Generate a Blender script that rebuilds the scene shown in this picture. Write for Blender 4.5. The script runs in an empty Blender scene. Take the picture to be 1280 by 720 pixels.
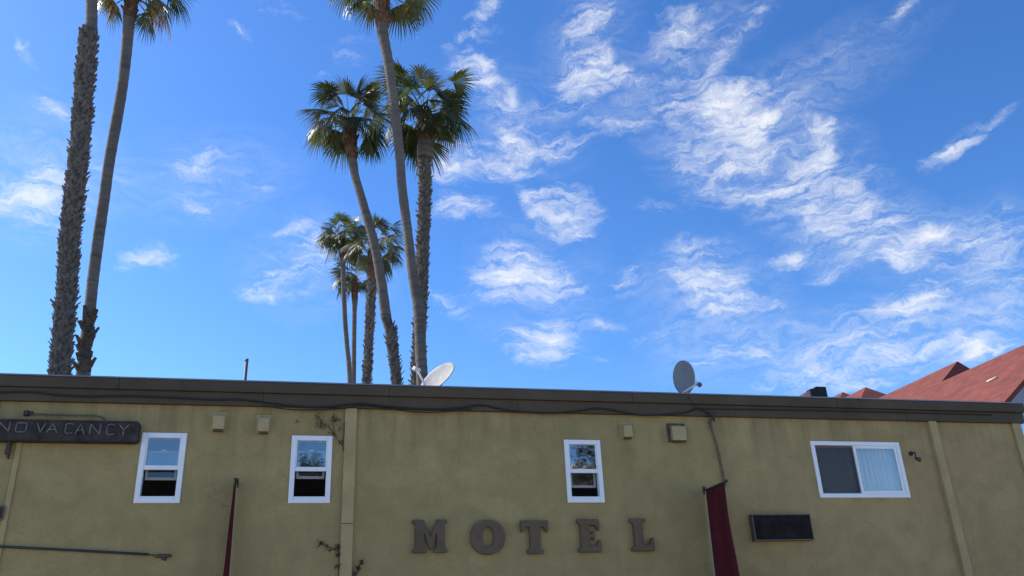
import bpy, bmesh, math, random
from mathutils import Vector, Matrix
R = math.radians
random.seed(7)
S = bpy.context.scene
COL = S.collection

# ------------------------------------------------------------------ camera
PITCH, ROLL, YAW = R(23.5395), R(-2.5416), R(14.094)
EYE = Vector((0, 0, 1.65))
FPX = 1072.0                               # focal length in pixels of a 1280 px wide picture
fw = Vector((math.sin(YAW)*math.cos(PITCH), math.cos(YAW)*math.cos(PITCH), math.sin(PITCH)))
rt0 = Vector((math.cos(YAW), -math.sin(YAW), 0)); up0 = rt0.cross(fw)
rt = math.cos(ROLL)*rt0 + math.sin(ROLL)*up0
up = -math.sin(ROLL)*rt0 + math.cos(ROLL)*up0
cd = bpy.data.cameras.new('camera'); cam = bpy.data.objects.new('camera', cd); COL.objects.link(cam)
M = Matrix((rt, up, -fw)).transposed().to_4x4(); M.translation = EYE
cam.matrix_world = M
cd.sensor_width = 36; cd.lens = 36*FPX/1280; cd.clip_start = .1; cd.clip_end = 5000
S.camera = cam

def ray(px, py):
    return (fw + rt*((px-640)/FPX) - up*((py-360)/FPX)).normalized()
def at(px, py, Y):                          # survey helper: where a line of sight meets the plane y = Y
    d = ray(px, py)
    return EYE + d*(Y/d.y)

# ------------------------------------------------------------------ light
SUN_DIR = Vector((-.76, .41, .80)).normalized()      # towards the sun: left, a little behind the motel
EXPOSURE = 0.9
SKY_STRENGTH = .115
w = bpy.data.worlds.new('World'); S.world = w; w.use_nodes = True
nt = w.node_tree; nt.nodes.clear()
def N(tree, typ, **kw):
    n = tree.nodes.new(typ)
    for k, v in kw.items():
        if k == 'ins':
            for a, b in v.items(): n.inputs[a].default_value = b
        else: setattr(n, k, v)
    return n
def L(tree, a, b): tree.links.new(a, b)
def mathn(tree, op, a, b=None, c=None, clamp=False):
    n = tree.nodes.new('ShaderNodeMath'); n.operation = op; n.use_clamp = clamp
    for i, v in enumerate((a, b, c)):
        if v is None: continue
        if isinstance(v, (int, float)): n.inputs[i].default_value = v
        else: tree.links.new(v, n.inputs[i])
    return n.outputs[0]
sky = N(nt, 'ShaderNodeTexSky', sky_type='NISHITA', sun_disc=False)
sky.sun_elevation = math.asin(SUN_DIR.z); sky.sun_rotation = math.atan2(SUN_DIR.x, SUN_DIR.y)
sky.air_density = 1.0; sky.dust_density = .35; sky.ozone_density = 4.0
hsv = N(nt, 'ShaderNodeHueSaturation', ins={'Hue': .504, 'Saturation': 1.15, 'Value': .79})
gm = N(nt, 'ShaderNodeGamma', ins={'Gamma': 1.2}); L(nt, sky.outputs[0], gm.inputs['Color']); L(nt, gm.outputs[0], hsv.inputs['Color'])
# cirrus: a set of cloud patches in the sky (azimuth, elevation) broken up by turbulent noise
tc = N(nt, 'ShaderNodeTexCoord')
sep = N(nt, 'ShaderNodeSeparateXYZ'); L(nt, tc.outputs['Generated'], sep.inputs[0])
az = mathn(nt, 'MULTIPLY', mathn(nt, 'ARCTAN2', sep.outputs[0], sep.outputs[1]), math.cos(R(34))*57.2958)
el = mathn(nt, 'MULTIPLY', mathn(nt, 'ARCSINE', sep.outputs[2]), 57.2958)
ae = N(nt, 'ShaderNodeCombineXYZ'); L(nt, az, ae.inputs[0]); L(nt, el, ae.inputs[1])
wn = N(nt, 'ShaderNodeTexNoise', ins={'Scale': .16, 'Detail': 5, 'Roughness': .6})
L(nt, ae.outputs[0], wn.inputs['Vector'])
wv = N(nt, 'ShaderNodeVectorMath', operation='MULTIPLY_ADD')
L(nt, wn.outputs['Color'], wv.inputs[0]); wv.inputs[1].default_value = (3.4, 3.4, 0); wv.inputs[2].default_value = (-1.7, -1.7, 0)
wa = N(nt, 'ShaderNodeVectorMath', operation='ADD'); L(nt, ae.outputs[0], wa.inputs[0]); L(nt, wv.outputs[0], wa.inputs[1])
def sky_ae(px, py):
    d = ray(px, py)
    return math.degrees(math.atan2(d.x, d.y))*math.cos(R(34)), math.degrees(math.asin(d.z))
CLOUDS = [  # x, y, rx, ry, tilt, strength
 (50,245,62,55,0,1.05),(30,60,40,16,45,.45),(65,140,38,22,45,.5),(190,317,40,24,-10,.85),(252,200,42,18,-25,.75),
 (250,258,48,22,15,.5),(322,232,30,12,0,.5),(345,362,55,22,-10,.75),(405,315,50,34,-15,.8),(430,75,55,20,-20,.55),
 (340,8,55,14,5,.45),(300,40,26,8,10,.45),(598,18,55,18,-35,.85),(605,112,66,26,42,.85),(640,192,100,28,-14,.95),
 (560,205,45,22,0,.7),(738,40,30,66,12,.75),(722,104,58,26,-24,.85),(772,96,36,14,10,.75),(850,42,44,36,-25,.8),
 (925,48,85,14,-35,.55),(710,264,50,38,20,1.15),(660,245,28,12,45,.55),(645,342,62,42,10,1.0),(675,430,46,32,-5,1.0),
 (765,158,36,16,10,.45),(905,140,80,44,-30,.32),(938,165,30,62,15,.5),(1024,190,24,54,12,.5),(960,232,120,40,8,.34),
 (1062,272,92,34,38,.45),(1110,328,80,28,12,.45),(850,135,110,24,-15,.36),(1000,90,140,20,-15,.34),(880,338,52,42,30,.7),
 (905,382,56,30,15,.85),(932,432,50,22,10,.7),(790,335,28,34,40,.5),(1140,380,76,26,-12,1.1),(1190,184,44,17,-28,.7),
 (1240,160,80,10,-32,.45),(1265,335,46,76,10,.55),(1228,434,48,26,-20,.7),(1150,420,100,38,0,.4),(1010,468,90,34,0,.45),
 (1085,458,80,36,-10,.5),(820,418,32,14,0,.45),(560,372,40,20,30,.5),(575,258,55,22,0,.5),(1130,8,66,12,-15,.22),
 (985,325,40,10,-8,.5),(1225,300,70,40,0,.35),(905,118,26,40,25,.5),(948,150,18,44,20,.55),(1030,185,14,40,12,.6),(1000,215,50,16,-25,.5),(1075,262,20,46,-20,.5),(1050,300,46,16,30,.5),(1130,310,40,14,-20,.5),(875,205,50,14,10,.4),(840,255,40,10,0,.4),(1005,322,44,10,-8,.5),(755,405,40,16,20,.35),(735,455,34,10,0,.35),(880,455,40,14,-10,.35),(975,390,34,12,20,.4),(1040,350,40,14,20,.35),(1180,300,40,16,30,.35),(600,60,24,40,40,.4),(590,260,60,12,20,.35),(360,290,30,10,-30,.4),(120,205,40,14,30,.35),(275,225,26,10,-30,.4),(700,380,120,70,0,.18),(1000,250,220,110,20,.22)]
VEIL = [(930,175,135,75,25,.75),(1060,280,130,65,35,.7),(640,150,90,60,30,.35),(1240,350,90,110,0,.5),(1120,425,150,55,0,.5),(860,70,120,40,-30,.45),
 (670,350,80,90,0,.3),(885,375,90,80,10,.5),(400,330,90,70,-10,.45),(60,220,90,100,0,.45),(740,70,60,80,0,.4),(1010,110,140,50,-20,.4),(260,220,110,60,-15,.35),(1000,440,180,60,0,.45)]
acc = 0.0; vacc = 0.0
for (x, y, rx, ry, t, s) in CLOUDS+VEIL:
    a, e = sky_ae(x, y)
    a1, e1 = sky_ae(x+10, y)
    k = math.hypot(a1-a, e1-e)/10*1.35
    mp = N(nt, 'ShaderNodeMapping', vector_type='TEXTURE')
    mp.inputs['Location'].default_value = (a, e, 0)
    mp.inputs['Rotation'].default_value = (0, 0, R(-t-2.5))
    mp.inputs['Scale'].default_value = (rx*k, ry*k, 1)
    L(nt, wa.outputs[0], mp.inputs['Vector'])
    g = N(nt, 'ShaderNodeTexGradient', gradient_type='SPHERICAL'); L(nt, mp.outputs[0], g.inputs[0])
    if (x, y, rx, ry, t, s) in VEIL: vacc = mathn(nt, 'MULTIPLY_ADD', g.outputs['Fac'], s, vacc)
    else: acc = mathn(nt, 'MULTIPLY_ADD', g.outputs['Fac'], s, acc)
# streaky fibres
wn2 = N(nt, 'ShaderNodeTexNoise', ins={'Scale': .75, 'Detail': 4, 'Roughness': .6}); L(nt, ae.outputs[0], wn2.inputs['Vector'])
wv2 = N(nt, 'ShaderNodeVectorMath', operation='MULTIPLY_ADD'); L(nt, wn2.outputs['Color'], wv2.inputs[0]); wv2.inputs[1].default_value = (1.5, 1.5, 0); L(nt, wa.outputs[0], wv2.inputs[2])
m1 = N(nt, 'ShaderNodeMapping', ins={'Rotation': (0, 0, R(-24)), 'Scale': (.55, 1.6, 1)}); L(nt, wv2.outputs[0], m1.inputs[0])
n1 = N(nt, 'ShaderNodeTexNoise', ins={'Scale': .40, 'Detail': 10, 'Roughness': .60, 'Distortion': .15}); L(nt, m1.outputs[0], n1.inputs['Vector'])
n2 = N(nt, 'ShaderNodeTexNoise', ins={'Scale': 1.0, 'Detail': 8, 'Roughness': .68, 'Distortion': .4}); L(nt, m1.outputs[0], n2.inputs['Vector'])
m3 = N(nt, 'ShaderNodeMapping', ins={'Rotation': (0, 0, R(48)), 'Scale': (.45, 1.9, 1)}); L(nt, wv2.outputs[0], m3.inputs[0])
n3 = N(nt, 'ShaderNodeTexNoise', ins={'Scale': .62, 'Detail': 10, 'Roughness': .70, 'Distortion': .5}); L(nt, m3.outputs[0], n3.inputs['Vector'])
nn = mathn(nt, 'ADD', mathn(nt, 'MULTIPLY', n1.outputs['Fac'], .42), mathn(nt, 'ADD', mathn(nt, 'MULTIPLY', n2.outputs['Fac'], .28), mathn(nt, 'MULTIPLY', n3.outputs['Fac'], .30)))
ac = mathn(nt, 'SUBTRACT', 1.0, mathn(nt, 'EXPONENT', mathn(nt, 'MULTIPLY', acc, -1.5)))
ed = mathn(nt, 'MULTIPLY', ac, 2.4, clamp=True)
d0 = mathn(nt, 'ADD', mathn(nt, 'MULTIPLY', mathn(nt, 'MULTIPLY', mathn(nt, 'SUBTRACT', nn, .5), 4.2), ed), mathn(nt, 'MULTIPLY_ADD', ac, 1.08, -.22))
mr = N(nt, 'ShaderNodeMapRange', interpolation_type='SMOOTHSTEP', ins={'From Min': .0, 'From Max': 1.25, 'To Min': 0, 'To Max': .92})
L(nt, d0, mr.inputs['Value'])
CLOUD_COL = (4.6, 4.7, 4.85, 1)
mx = N(nt, 'ShaderNodeMix', data_type='RGBA'); mx.inputs['B'].default_value = CLOUD_COL
vn = N(nt, 'ShaderNodeMapRange', interpolation_type='SMOOTHSTEP', ins={'From Min': .38, 'From Max': .68, 'To Min': 0, 'To Max': 1.0}); L(nt, mathn(nt, 'ADD', mathn(nt, 'MULTIPLY', n3.outputs['Fac'], .6), mathn(nt, 'MULTIPLY', n2.outputs['Fac'], .4)), vn.inputs['Value'])
vl = mathn(nt, 'MULTIPLY', mathn(nt, 'MINIMUM', mathn(nt, 'MULTIPLY', vacc, .95), .75), mathn(nt, 'MULTIPLY_ADD', vn.outputs[0], .75, .06))
fin = mathn(nt, 'SUBTRACT', 1.0, mathn(nt, 'MULTIPLY', mathn(nt, 'SUBTRACT', 1.0, mr.outputs[0]), mathn(nt, 'SUBTRACT', 1.0, vl)), clamp=True)
L(nt, fin, mx.inputs['Factor']); L(nt, hsv.outputs[0], mx.inputs['A'])
bg = N(nt, 'ShaderNodeBackground', ins={'Strength': SKY_STRENGTH}); L(nt, mx.outputs['Result'], bg.inputs['Color'])
wo = N(nt, 'ShaderNodeOutputWorld'); L(nt, bg.outputs[0], wo.inputs[0])

sl = bpy.data.lights.new('sun', 'SUN'); sl.energy = 3.6; sl.angle = R(.53); sl.color = (1, .95, .87)
so = bpy.data.objects.new('sun', sl); COL.objects.link(so)
so.rotation_euler = (-SUN_DIR).to_track_quat('-Z', 'Y').to_euler(); so.location = (-30, 20, 40)
S.view_settings.view_transform = 'Standard'; S.view_settings.look = 'None'
S.view_settings.exposure = EXPOSURE; S.view_settings.gamma = 1; S.view_settings.use_curve_mapping = False
S.cycles.max_bounces = 8; S.cycles.transparent_max_bounces = 12

# ------------------------------------------------------------------ mesh helpers
class MB:
    def __init__(s): s.v = []; s.f = []; s.m = []; s.sm = []; s.c = []
    def add(s, vs, fs, mi=0, smooth=False, col=(1, 1, 1, 1)):
        o = len(s.v); s.v += [tuple(v) for v in vs]; s.c += [col]*len(vs)
        for f in fs: s.f.append(tuple(i+o for i in f)); s.m.append(mi); s.sm.append(smooth)
    def box(s, x0, x1, y0, y1, z0, z1, mi=0):
        s.add([(x0,y0,z0),(x1,y0,z0),(x1,y1,z0),(x0,y1,z0),(x0,y0,z1),(x1,y0,z1),(x1,y1,z1),(x0,y1,z1)],
              [(0,3,2,1),(4,5,6,7),(0,1,5,4),(1,2,6,5),(2,3,7,6),(3,0,4,7)], mi)
    def tube(s, pts, rad, n=8, mi=0, smooth=True, cap=True, col=(1,1,1,1)):
        pts = [Vector(p) for p in pts]; vs = []; fs = []
        if not isinstance(rad, (list, tuple)): rad = [rad]*len(pts)
        ref = None
        for i, p in enumerate(pts):
            t = (pts[min(i+1, len(pts)-1)]-pts[max(i-1, 0)]).normalized()
            if ref is None: ref = Vector((0,0,1)) if abs(t.z) < .8 else Vector((1,0,0))
            a = t.cross(ref).normalized(); b = t.cross(a); ref = -b if False else ref
            for k in range(n):
                q = 2*math.pi*k/n; vs.append(p+(a*math.cos(q)+b*math.sin(q))*rad[i])
        for i in range(len(pts)-1):
            for k in range(n):
                k2 = (k+1) % n; fs.append((i*n+k, i*n+k2, (i+1)*n+k2, (i+1)*n+k))
        if cap: fs.append(tuple(range(n))[::-1]); fs.append(tuple(range((len(pts)-1)*n, len(pts)*n)))
        s.add(vs, fs, mi, smooth, col)
    def prism(s, poly, y0, y1, mi=0):           # polygon in x,z extruded along y
        n = len(poly); vs = [(x, y0, z) for x, z in poly]+[(x, y1, z) for x, z in poly]
        fs = [tuple(range(n)), tuple(range(n, 2*n))[::-1]]+[(i, i+n, (i+1) % n+n, (i+1) % n) for i in range(n)]
        s.add(vs, fs, mi)
    def build(s, name, mats, parent=None, bevel=0, recalc=True, colors=False, seg=2):
        me = bpy.data.meshes.new(name); me.from_pydata(s.v, [], s.f)
        for m in (mats if isinstance(mats, (list, tuple)) else [mats]): me.materials.append(m)
        me.polygons.foreach_set('material_index', s.m); me.polygons.foreach_set('use_smooth', s.sm)
        if colors:
            ca = me.color_attributes.new('tint', 'FLOAT_COLOR', 'POINT')
            ca.data.foreach_set('color', [x for c in s.c for x in c])
        if recalc:
            b = bmesh.new(); b.from_mesh(me); bmesh.ops.recalc_face_normals(b, faces=b.faces); b.to_mesh(me); b.free()
        me.update()
        o = bpy.data.objects.new(name, me); COL.objects.link(o)
        if parent:
            o.parent = parent; o.matrix_parent_inverse = Matrix.Translation(-parent_loc(parent))
        if bevel:
            md = o.modifiers.new('bevel', 'BEVEL'); md.width = bevel; md.segments = seg; md.limit_method = 'ANGLE'; md.angle_limit = R(40)
        return o
def parent_loc(o):
    l = Vector(o.location)
    if o.parent: l = l + parent_loc(o.parent) - parent_loc(o.parent)
    return l
def tag(o, label=None, cat=None, group=None, kind=None):
    for k, v in (('label', label), ('category', cat), ('group', group), ('kind', kind)):
        if v: o[k] = v
    return o
def thing(name, loc, label, cat, group=None):
    o = bpy.data.objects.new(name, None); COL.objects.link(o); o.location = loc; o.empty_display_size = .2
    return tag(o, label, cat, group)
def rel(o): return o
def smoothpath(pts, step=.15):                  # Catmull-Rom through the points
    P = [Vector(p) for p in pts]; P = [P[0]*2-P[1]]+P+[P[-1]*2-P[-2]]; out = []
    for i in range(1, len(P)-2):
        n = max(1, int((P[i+1]-P[i]).length/step))
        for k in range(n):
            t = k/n; a, b, c, d = P[i-1:i+3]
            out.append(.5*((2*b)+(c-a)*t+(2*a-5*b+4*c-d)*t*t+(3*b-a-3*c+d)*t**3))
    out.append(P[-2]); return out

# ------------------------------------------------------------------ materials
def mat(name, col, rough=.7, spec=.3, var=0, vscale=3, bump=0, bscale=40, metal=0, col2=None, detail=4):
    m = bpy.data.materials.new(name); m.use_nodes = True; t = m.node_tree; b = t.nodes['Principled BSDF']
    b.inputs['Roughness'].default_value = rough; b.inputs['Specular IOR Level'].default_value = spec; b.inputs['Metallic'].default_value = metal
    b.inputs['Base Color'].default_value = (*col, 1)
    co = t.nodes.new('ShaderNodeTexCoord')
    if var or col2:
        n = N(t, 'ShaderNodeTexNoise', ins={'Scale': vscale, 'Detail': detail, 'Roughness': .62}); L(t, co.outputs['Object'], n.inputs['Vector'])
        r = N(t, 'ShaderNodeValToRGB'); r.color_ramp.elements[0].position = .32; r.color_ramp.elements[1].position = .68
        c2 = col2 or tuple(c*(1+var) for c in col); c1 = col if col2 else tuple(c*(1-var) for c in col)
        r.color_ramp.elements[0].color = (*c1, 1); r.color_ramp.elements[1].color = (*c2, 1)
        L(t, n.outputs['Fac'], r.inputs[0]); L(t, r.outputs[0], b.inputs['Base Color'])
    if bump:
        n = N(t, 'ShaderNodeTexNoise', ins={'Scale': bscale, 'Detail': 6, 'Roughness': .6}); L(t, co.outputs['Object'], n.inputs['Vector'])
        bp = N(t, 'ShaderNodeBump', ins={'Strength': bump, 'Distance': .02}); L(t, n.outputs['Fac'], bp.inputs['Height']); L(t, bp.outputs[0], b.inputs['Normal'])
    return m

def stucco_mat():
    m = bpy.data.materials.new('olive stucco'); m.use_nodes = True; t = m.node_tree; b = t.nodes['Principled BSDF']
    b.inputs['Roughness'].default_value = .92; b.inputs['Specular IOR Level'].default_value = .12
    g = t.nodes.new('ShaderNodeNewGeometry'); sp = t.nodes.new('ShaderNodeSeparateXYZ'); L(t, g.outputs['Position'], sp.inputs[0])
    def noise(sc, det, mapscale=(1,1,1), rough=.6):
        mp = N(t, 'ShaderNodeMapping', ins={'Scale': mapscale}); L(t, g.outputs['Position'], mp.inputs[0])
        n = N(t, 'ShaderNodeTexNoise', ins={'Scale': sc, 'Detail': det, 'Roughness': rough}); L(t, mp.outputs[0], n.inputs['Vector']); return n.outputs['Fac']
    big = noise(.55, 5); mid = noise(3.2, 6); streak = noise(1.0, 5, (5.5, 1, .45)); fine = noise(38, 3)
    def mixc(fac, a, bcol, mode='MIX'):
        n = N(t, 'ShaderNodeMix', data_type='RGBA', blend_type=mode)
        for s, v in (('Factor', fac), ('A', a), ('B', bcol)):
            if isinstance(v, (int, float, tuple)): n.inputs[s].default_value = v
            else: L(t, v, n.inputs[s])
        return n.outputs['Result']
    def mrange(v, a, b_, lo=0, hi=1):
        n = N(t, 'ShaderNodeMapRange', ins={'From Min': a, 'From Max': b_, 'To Min': lo, 'To Max': hi}); L(t, v, n.inputs['Value']); return n.outputs[0]
    c = mixc(mrange(big, .35, .65), (.365, .28, .122, 1), (.425, .31, .138, 1))
    # the paint of the right hand third is a warmer batch
    c = mixc(mrange(sp.outputs[0], 7.0, 9.5, 0, .55), c, (.45, .305, .148, 1))
    c = mixc(mrange(mid, .32, .70, .0, .5), c, (.24, .185, .085, 1))
    c = mixc(mrange(noise(24, 4), .42, .68, 0, .3), c, (.22, .165, .08, 1))
    # grime that has run down from the roof edge, and pale worn patches
    top = mrange(sp.outputs[2], 4.7, 5.6, 0, 1)
    runs = mathn(t, 'MULTIPLY', mrange(streak, .42, .72), mathn(t, 'MULTIPLY', top, .55))
    c = mixc(runs, c, (.135, .105, .05, 1))
    c = mixc(mathn(t, 'MULTIPLY', mrange(streak, .52, .75), .22), c, (.20, .155, .085, 1))
    # hairline cracks, only here and there
    cw = N(t, 'ShaderNodeVectorMath', operation='MULTIPLY_ADD'); nw = N(t, 'ShaderNodeTexNoise', ins={'Scale': 1.7, 'Detail': 4}); L(t, g.outputs['Position'], nw.inputs['Vector']); L(t, nw.outputs['Color'], cw.inputs[0]); cw.inputs[1].default_value = (.9, .9, .9); L(t, g.outputs['Position'], cw.inputs[2])
    vo = N(t, 'ShaderNodeTexVoronoi', feature='DISTANCE_TO_EDGE', ins={'Scale': .55}); L(t, cw.outputs[0], vo.inputs['Vector'])
    ck = mathn(t, 'MULTIPLY', mrange(vo.outputs['Distance'], .0, .006, 1, 0), mrange(noise(.9, 2), .5, .62, 0, .3)); c = mixc(ck, c, (.10, .085, .05, 1))
    # patches where the paint was touched up
    pt = mrange(noise(.8, 1, (1, 1, 1.5)), .60, .63, 0, .16); c = mixc(pt, c, (.52, .40, .19, 1))
    L(t, c, b.inputs['Base Color'])
    bp = N(t, 'ShaderNodeBump', ins={'Strength': .55, 'Distance': .012})
    h = mathn(t, 'ADD', mathn(t, 'MULTIPLY', fine, .8), mathn(t, 'MULTIPLY', noise(9, 4), .9)); L(t, h, bp.inputs['Height']); L(t, bp.outputs[0], b.inputs['Normal'])
    return m
def glass_mat(name, refl, tint=(1,1,1,1)):
    m = bpy.data.materials.new(name); m.use_nodes = True; t = m.node_tree; t.nodes.clear()
    o = t.nodes.new('ShaderNodeOutputMaterial'); mx = t.nodes.new('ShaderNodeMixShader'); tr = t.nodes.new('ShaderNodeBsdfTransparent')
    tr.inputs[0].default_value = tint; gl = N(t, 'ShaderNodeBsdfGlossy', ins={'Roughness': .015}); gl.inputs[0].default_value = (1,1,1,1)
    lw = N(t, 'ShaderNodeFresnel', ins={'IOR': 1.5})
    f = mathn(t, 'ADD', lw.outputs[0], refl, clamp=True)
    nz = N(t, 'ShaderNodeTexNoise', ins={'Scale': 2.2, 'Detail': 1}); bp = N(t, 'ShaderNodeBump', ins={'Strength': .05, 'Distance': .01}); L(t, nz.outputs['Fac'], bp.inputs['Height']); L(t, bp.outputs[0], gl.inputs['Normal'])
    L(t, f, mx.inputs[0]); L(t, tr.outputs[0], mx.inputs[1]); L(t, gl.outputs[0], mx.inputs[2]); L(t, mx.outputs[0], o.inputs[0]); return m
def screen_mat():
    m = bpy.data.materials.new('insect screen'); m.use_nodes = True; t = m.node_tree; t.nodes.clear()
    o = t.nodes.new('ShaderNodeOutputMaterial'); mx = t.nodes.new('ShaderNodeMixShader'); mx.inputs[0].default_value = .42
    tr = t.nodes.new('ShaderNodeBsdfTransparent'); df = N(t, 'ShaderNodeBsdfDiffuse', ins={'Color': (.075, .058, .052, 1)})
    L(t, tr.outputs[0], mx.inputs[1]); L(t, df.outputs[0], mx.inputs[2]); L(t, mx.outputs[0], o.inputs[0]); return m
def leaf_mat(name, base, trans, k, rough):
    m = bpy.data.materials.new(name); m.use_nodes = True; t = m.node_tree; b = t.nodes['Principled BSDF']; o = t.nodes['Material Output']
    a = N(t, 'ShaderNodeVertexColor', layer_name='tint')
    mu = N(t, 'ShaderNodeMix', data_type='RGBA', blend_type='MULTIPLY'); mu.inputs['Factor'].default_value = 1; mu.inputs['B'].default_value = (*base, 1); L(t, a.outputs['Color'], mu.inputs['A'])
    L(t, mu.outputs['Result'], b.inputs['Base Color']); b.inputs['Roughness'].default_value = rough; b.inputs['Specular IOR Level'].default_value = .5
    tl = t.nodes.new('ShaderNodeBsdfTranslucent')
    m2 = N(t, 'ShaderNodeMix', data_type='RGBA', blend_type='MULTIPLY'); m2.inputs['Factor'].default_value = 1; m2.inputs['B'].default_value = (*trans, 1); L(t, a.outputs['Color'], m2.inputs['A']); L(t, m2.outputs['Result'], tl.inputs['Color'])
    mx = t.nodes.new('ShaderNodeMixShader'); mx.inputs[0].default_value = k; L(t, b.outputs[0], mx.inputs[1]); L(t, tl.outputs[0], mx.inputs[2]); L(t, mx.outputs[0], o.inputs['Surface']); return m
def trunk_mat(name, c1, c2, c3):
    m = bpy.data.materials.new(name); m.use_nodes = True; t = m.node_tree; b = t.nodes['Principled BSDF']
    b.inputs['Roughness'].default_value = .9; b.inputs['Specular IOR Level'].default_value = .15
    g = t.nodes.new('ShaderNodeNewGeometry')
    n = N(t, 'ShaderNodeTexNoise', ins={'Scale': 1.3, 'Detail': 6, 'Roughness': .65}); L(t, g.outputs['Position'], n.inputs['Vector'])
    r = N(t, 'ShaderNodeValToRGB'); e = r.color_ramp.elements; e[0].position = .3; e[0].color = (*c1, 1); e[1].position = .7; e[1].color = (*c2, 1); L(t, n.outputs['Fac'], r.inputs[0])
    # ring scars: thin bands round the stem
    mp = N(t, 'ShaderNodeMapping', ins={'Scale': (.6, .6, 9)}); L(t, g.outputs['Position'], mp.inputs[0])
    n2 = N(t, 'ShaderNodeTexNoise', ins={'Scale': 1.0, 'Detail': 4, 'Roughness': .7}); L(t, mp.outputs[0], n2.inputs['Vector'])
    mx = N(t, 'ShaderNodeMix', data_type='RGBA'); mx.inputs['B'].default_value = (*c3, 1); L(t, r.outputs[0], mx.inputs['A'])
    q = N(t, 'ShaderNodeMapRange', ins={'From Min': .5, 'From Max': .7, 'To Max': .75}); L(t, n2.outputs['Fac'], q.inputs['Value']); L(t, q.outputs[0], mx.inputs['Factor'])
    L(t, mx.outputs['Result'], b.inputs['Base Color'])
    n3 = N(t, 'ShaderNodeTexNoise', ins={'Scale': 22, 'Detail': 5}); L(t, g.outputs['Position'], n3.inputs['Vector'])
    hh = mathn(t, 'ADD', n2.outputs['Fac'], mathn(t, 'MULTIPLY', n3.outputs['Fac'], .5))
    bp = N(t, 'ShaderNodeBump', ins={'Strength': .8, 'Distance': .03}); L(t, hh, bp.inputs['Height']); L(t, bp.outputs[0], b.inputs['Normal']); return m
def brick_mat(name, c1, c2, mortar, scale):
    m = bpy.data.materials.new(name); m.use_nodes = True; t = m.node_tree; b = t.nodes['Principled BSDF']; b.inputs['Roughness'].default_value = .9
    co = t.nodes.new('ShaderNodeNewGeometry'); sp = t.nodes.new('ShaderNodeSeparateXYZ'); L(t, co.outputs['Position'], sp.inputs[0])
    cb = t.nodes.new('ShaderNodeCombineXYZ'); L(t, mathn(t, 'ADD', sp.outputs[0], sp.outputs[1]), cb.inputs[0]); L(t, sp.outputs[2], cb.inputs[1])
    br = N(t, 'ShaderNodeTexBrick', ins={'Scale': scale, 'Mortar Size': .012, 'Brick Width': .21, 'Row Height': .07, 'Color1': (*c1,1), 'Color2': (*c2,1), 'Mortar': (*mortar,1)}); L(t, cb.outputs[0], br.inputs['Vector'])
    L(t, br.outputs['Color'], b.inputs['Base Color']); return m
def shingle_mat():
    m = bpy.data.materials.new('red shingles'); m.use_nodes = True; t = m.node_tree; b = t.nodes['Principled BSDF']; b.inputs['Roughness'].default_value = .9; b.inputs['Specular IOR Level'].default_value = .15
    g = t.nodes.new('ShaderNodeNewGeometry'); sp = t.nodes.new('ShaderNodeSeparateXYZ'); L(t, g.outputs['Position'], sp.inputs[0])
    cb = t.nodes.new('ShaderNodeCombineXYZ'); L(t, mathn(t, 'ADD', sp.outputs[1], mathn(t, 'MULTIPLY', sp.outputs[0], .15)), cb.inputs[0]); L(t, mathn(t, 'MULTIPLY', sp.outputs[2], 1.4), cb.inputs[1])
    br = N(t, 'ShaderNodeTexBrick', ins={'Scale': 1.0, 'Mortar Size': .006, 'Brick Width': .32, 'Row Height': .14, 'Color1': (.205,.066,.050,1), 'Color2': (.155,.048,.037,1), 'Mortar': (.14,.05,.045,1)}); L(t, cb.outputs[0], br.inputs['Vector'])
    n = N(t, 'ShaderNodeTexNoise', ins={'Scale': 1.6, 'Detail': 7, 'Roughness': .7}); L(t, g.outputs['Position'], n.inputs['Vector'])
    mx = N(t, 'ShaderNodeMix', data_type='RGBA', blend_type='MULTIPLY'); mx.inputs['Factor'].default_value = .55; L(t, br.outputs['Color'], mx.inputs['A'])
    r = N(t, 'ShaderNodeValToRGB'); r.color_ramp.elements[0].position = .3; r.color_ramp.elements[1].position = .75; r.color_ramp.elements[0].color = (.6,.6,.6,1); r.color_ramp.elements[1].color = (1.15,1.1,1.1,1); L(t, n.outputs['Fac'], r.inputs[0]); L(t, r.outputs[0], mx.inputs['B'])
    L(t, mx.outputs['Result'], b.inputs['Base Color']); return m

STUCCO = stucco_mat()
TRIM = mat('olive painted board', (.40, .30, .138), .75, .25, .12, 2.5, .25, 30)
FASCIA = mat('weathered brown fascia paint', (.090, .068, .045), .7, .12, .16, 1.4, .2, 14)
FLASH = mat('dull grey metal flashing', (.20, .21, .23), .42, .5, .15, 2, 0, 1, .6)
ROOFING = mat('grey roofing felt', (.16, .16, .155), .95, .1, .2, 1.2)
SASH_SHADED = mat('white inner sash darkened for shade', (.30, .29, .28), .5, .3, .05, 4)  # white sash, darkened in colour for the shade inside the window
WHITE = mat('white vinyl', (.80, .80, .80), .38, .4, .03, 4)
GLASS = glass_mat('window glass', .11)
GLASS2 = glass_mat('slider glass', .03)
SASHGLASS = glass_mat('inner sash glass', .01)
CURTAIN_W = mat('white curtain', (.56, .55, .53), .9, .1)
ROOM = mat('dim room paint', (.30, .28, .25), .9, .1)
SCREEN = screen_mat()
LETTER = mat('faded brown letter paint', (.135, .094, .060), .75, .2, .14, 5, .25, 25)
SIGNBOX = mat('rusted black sign metal', (.030, .027, .026), .75, .15, 0, 5, .5, 16, 0, (.075, .062, .054))
NEON = mat('dusty unlit neon glass', (.16, .15, .14), .5, .5, .25, 8)
BLACKFACE = mat('black sign panel', (.017, .0145, .013), .8, .12, .4, 6)
SIGNFRAME = mat('grey sign frame', (.15, .12, .095), .6, .3, .2, 6)
CLOTH = mat('maroon cloth', (.095, .013, .017), .85, .15, .2, 4, .15, 200)
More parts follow.
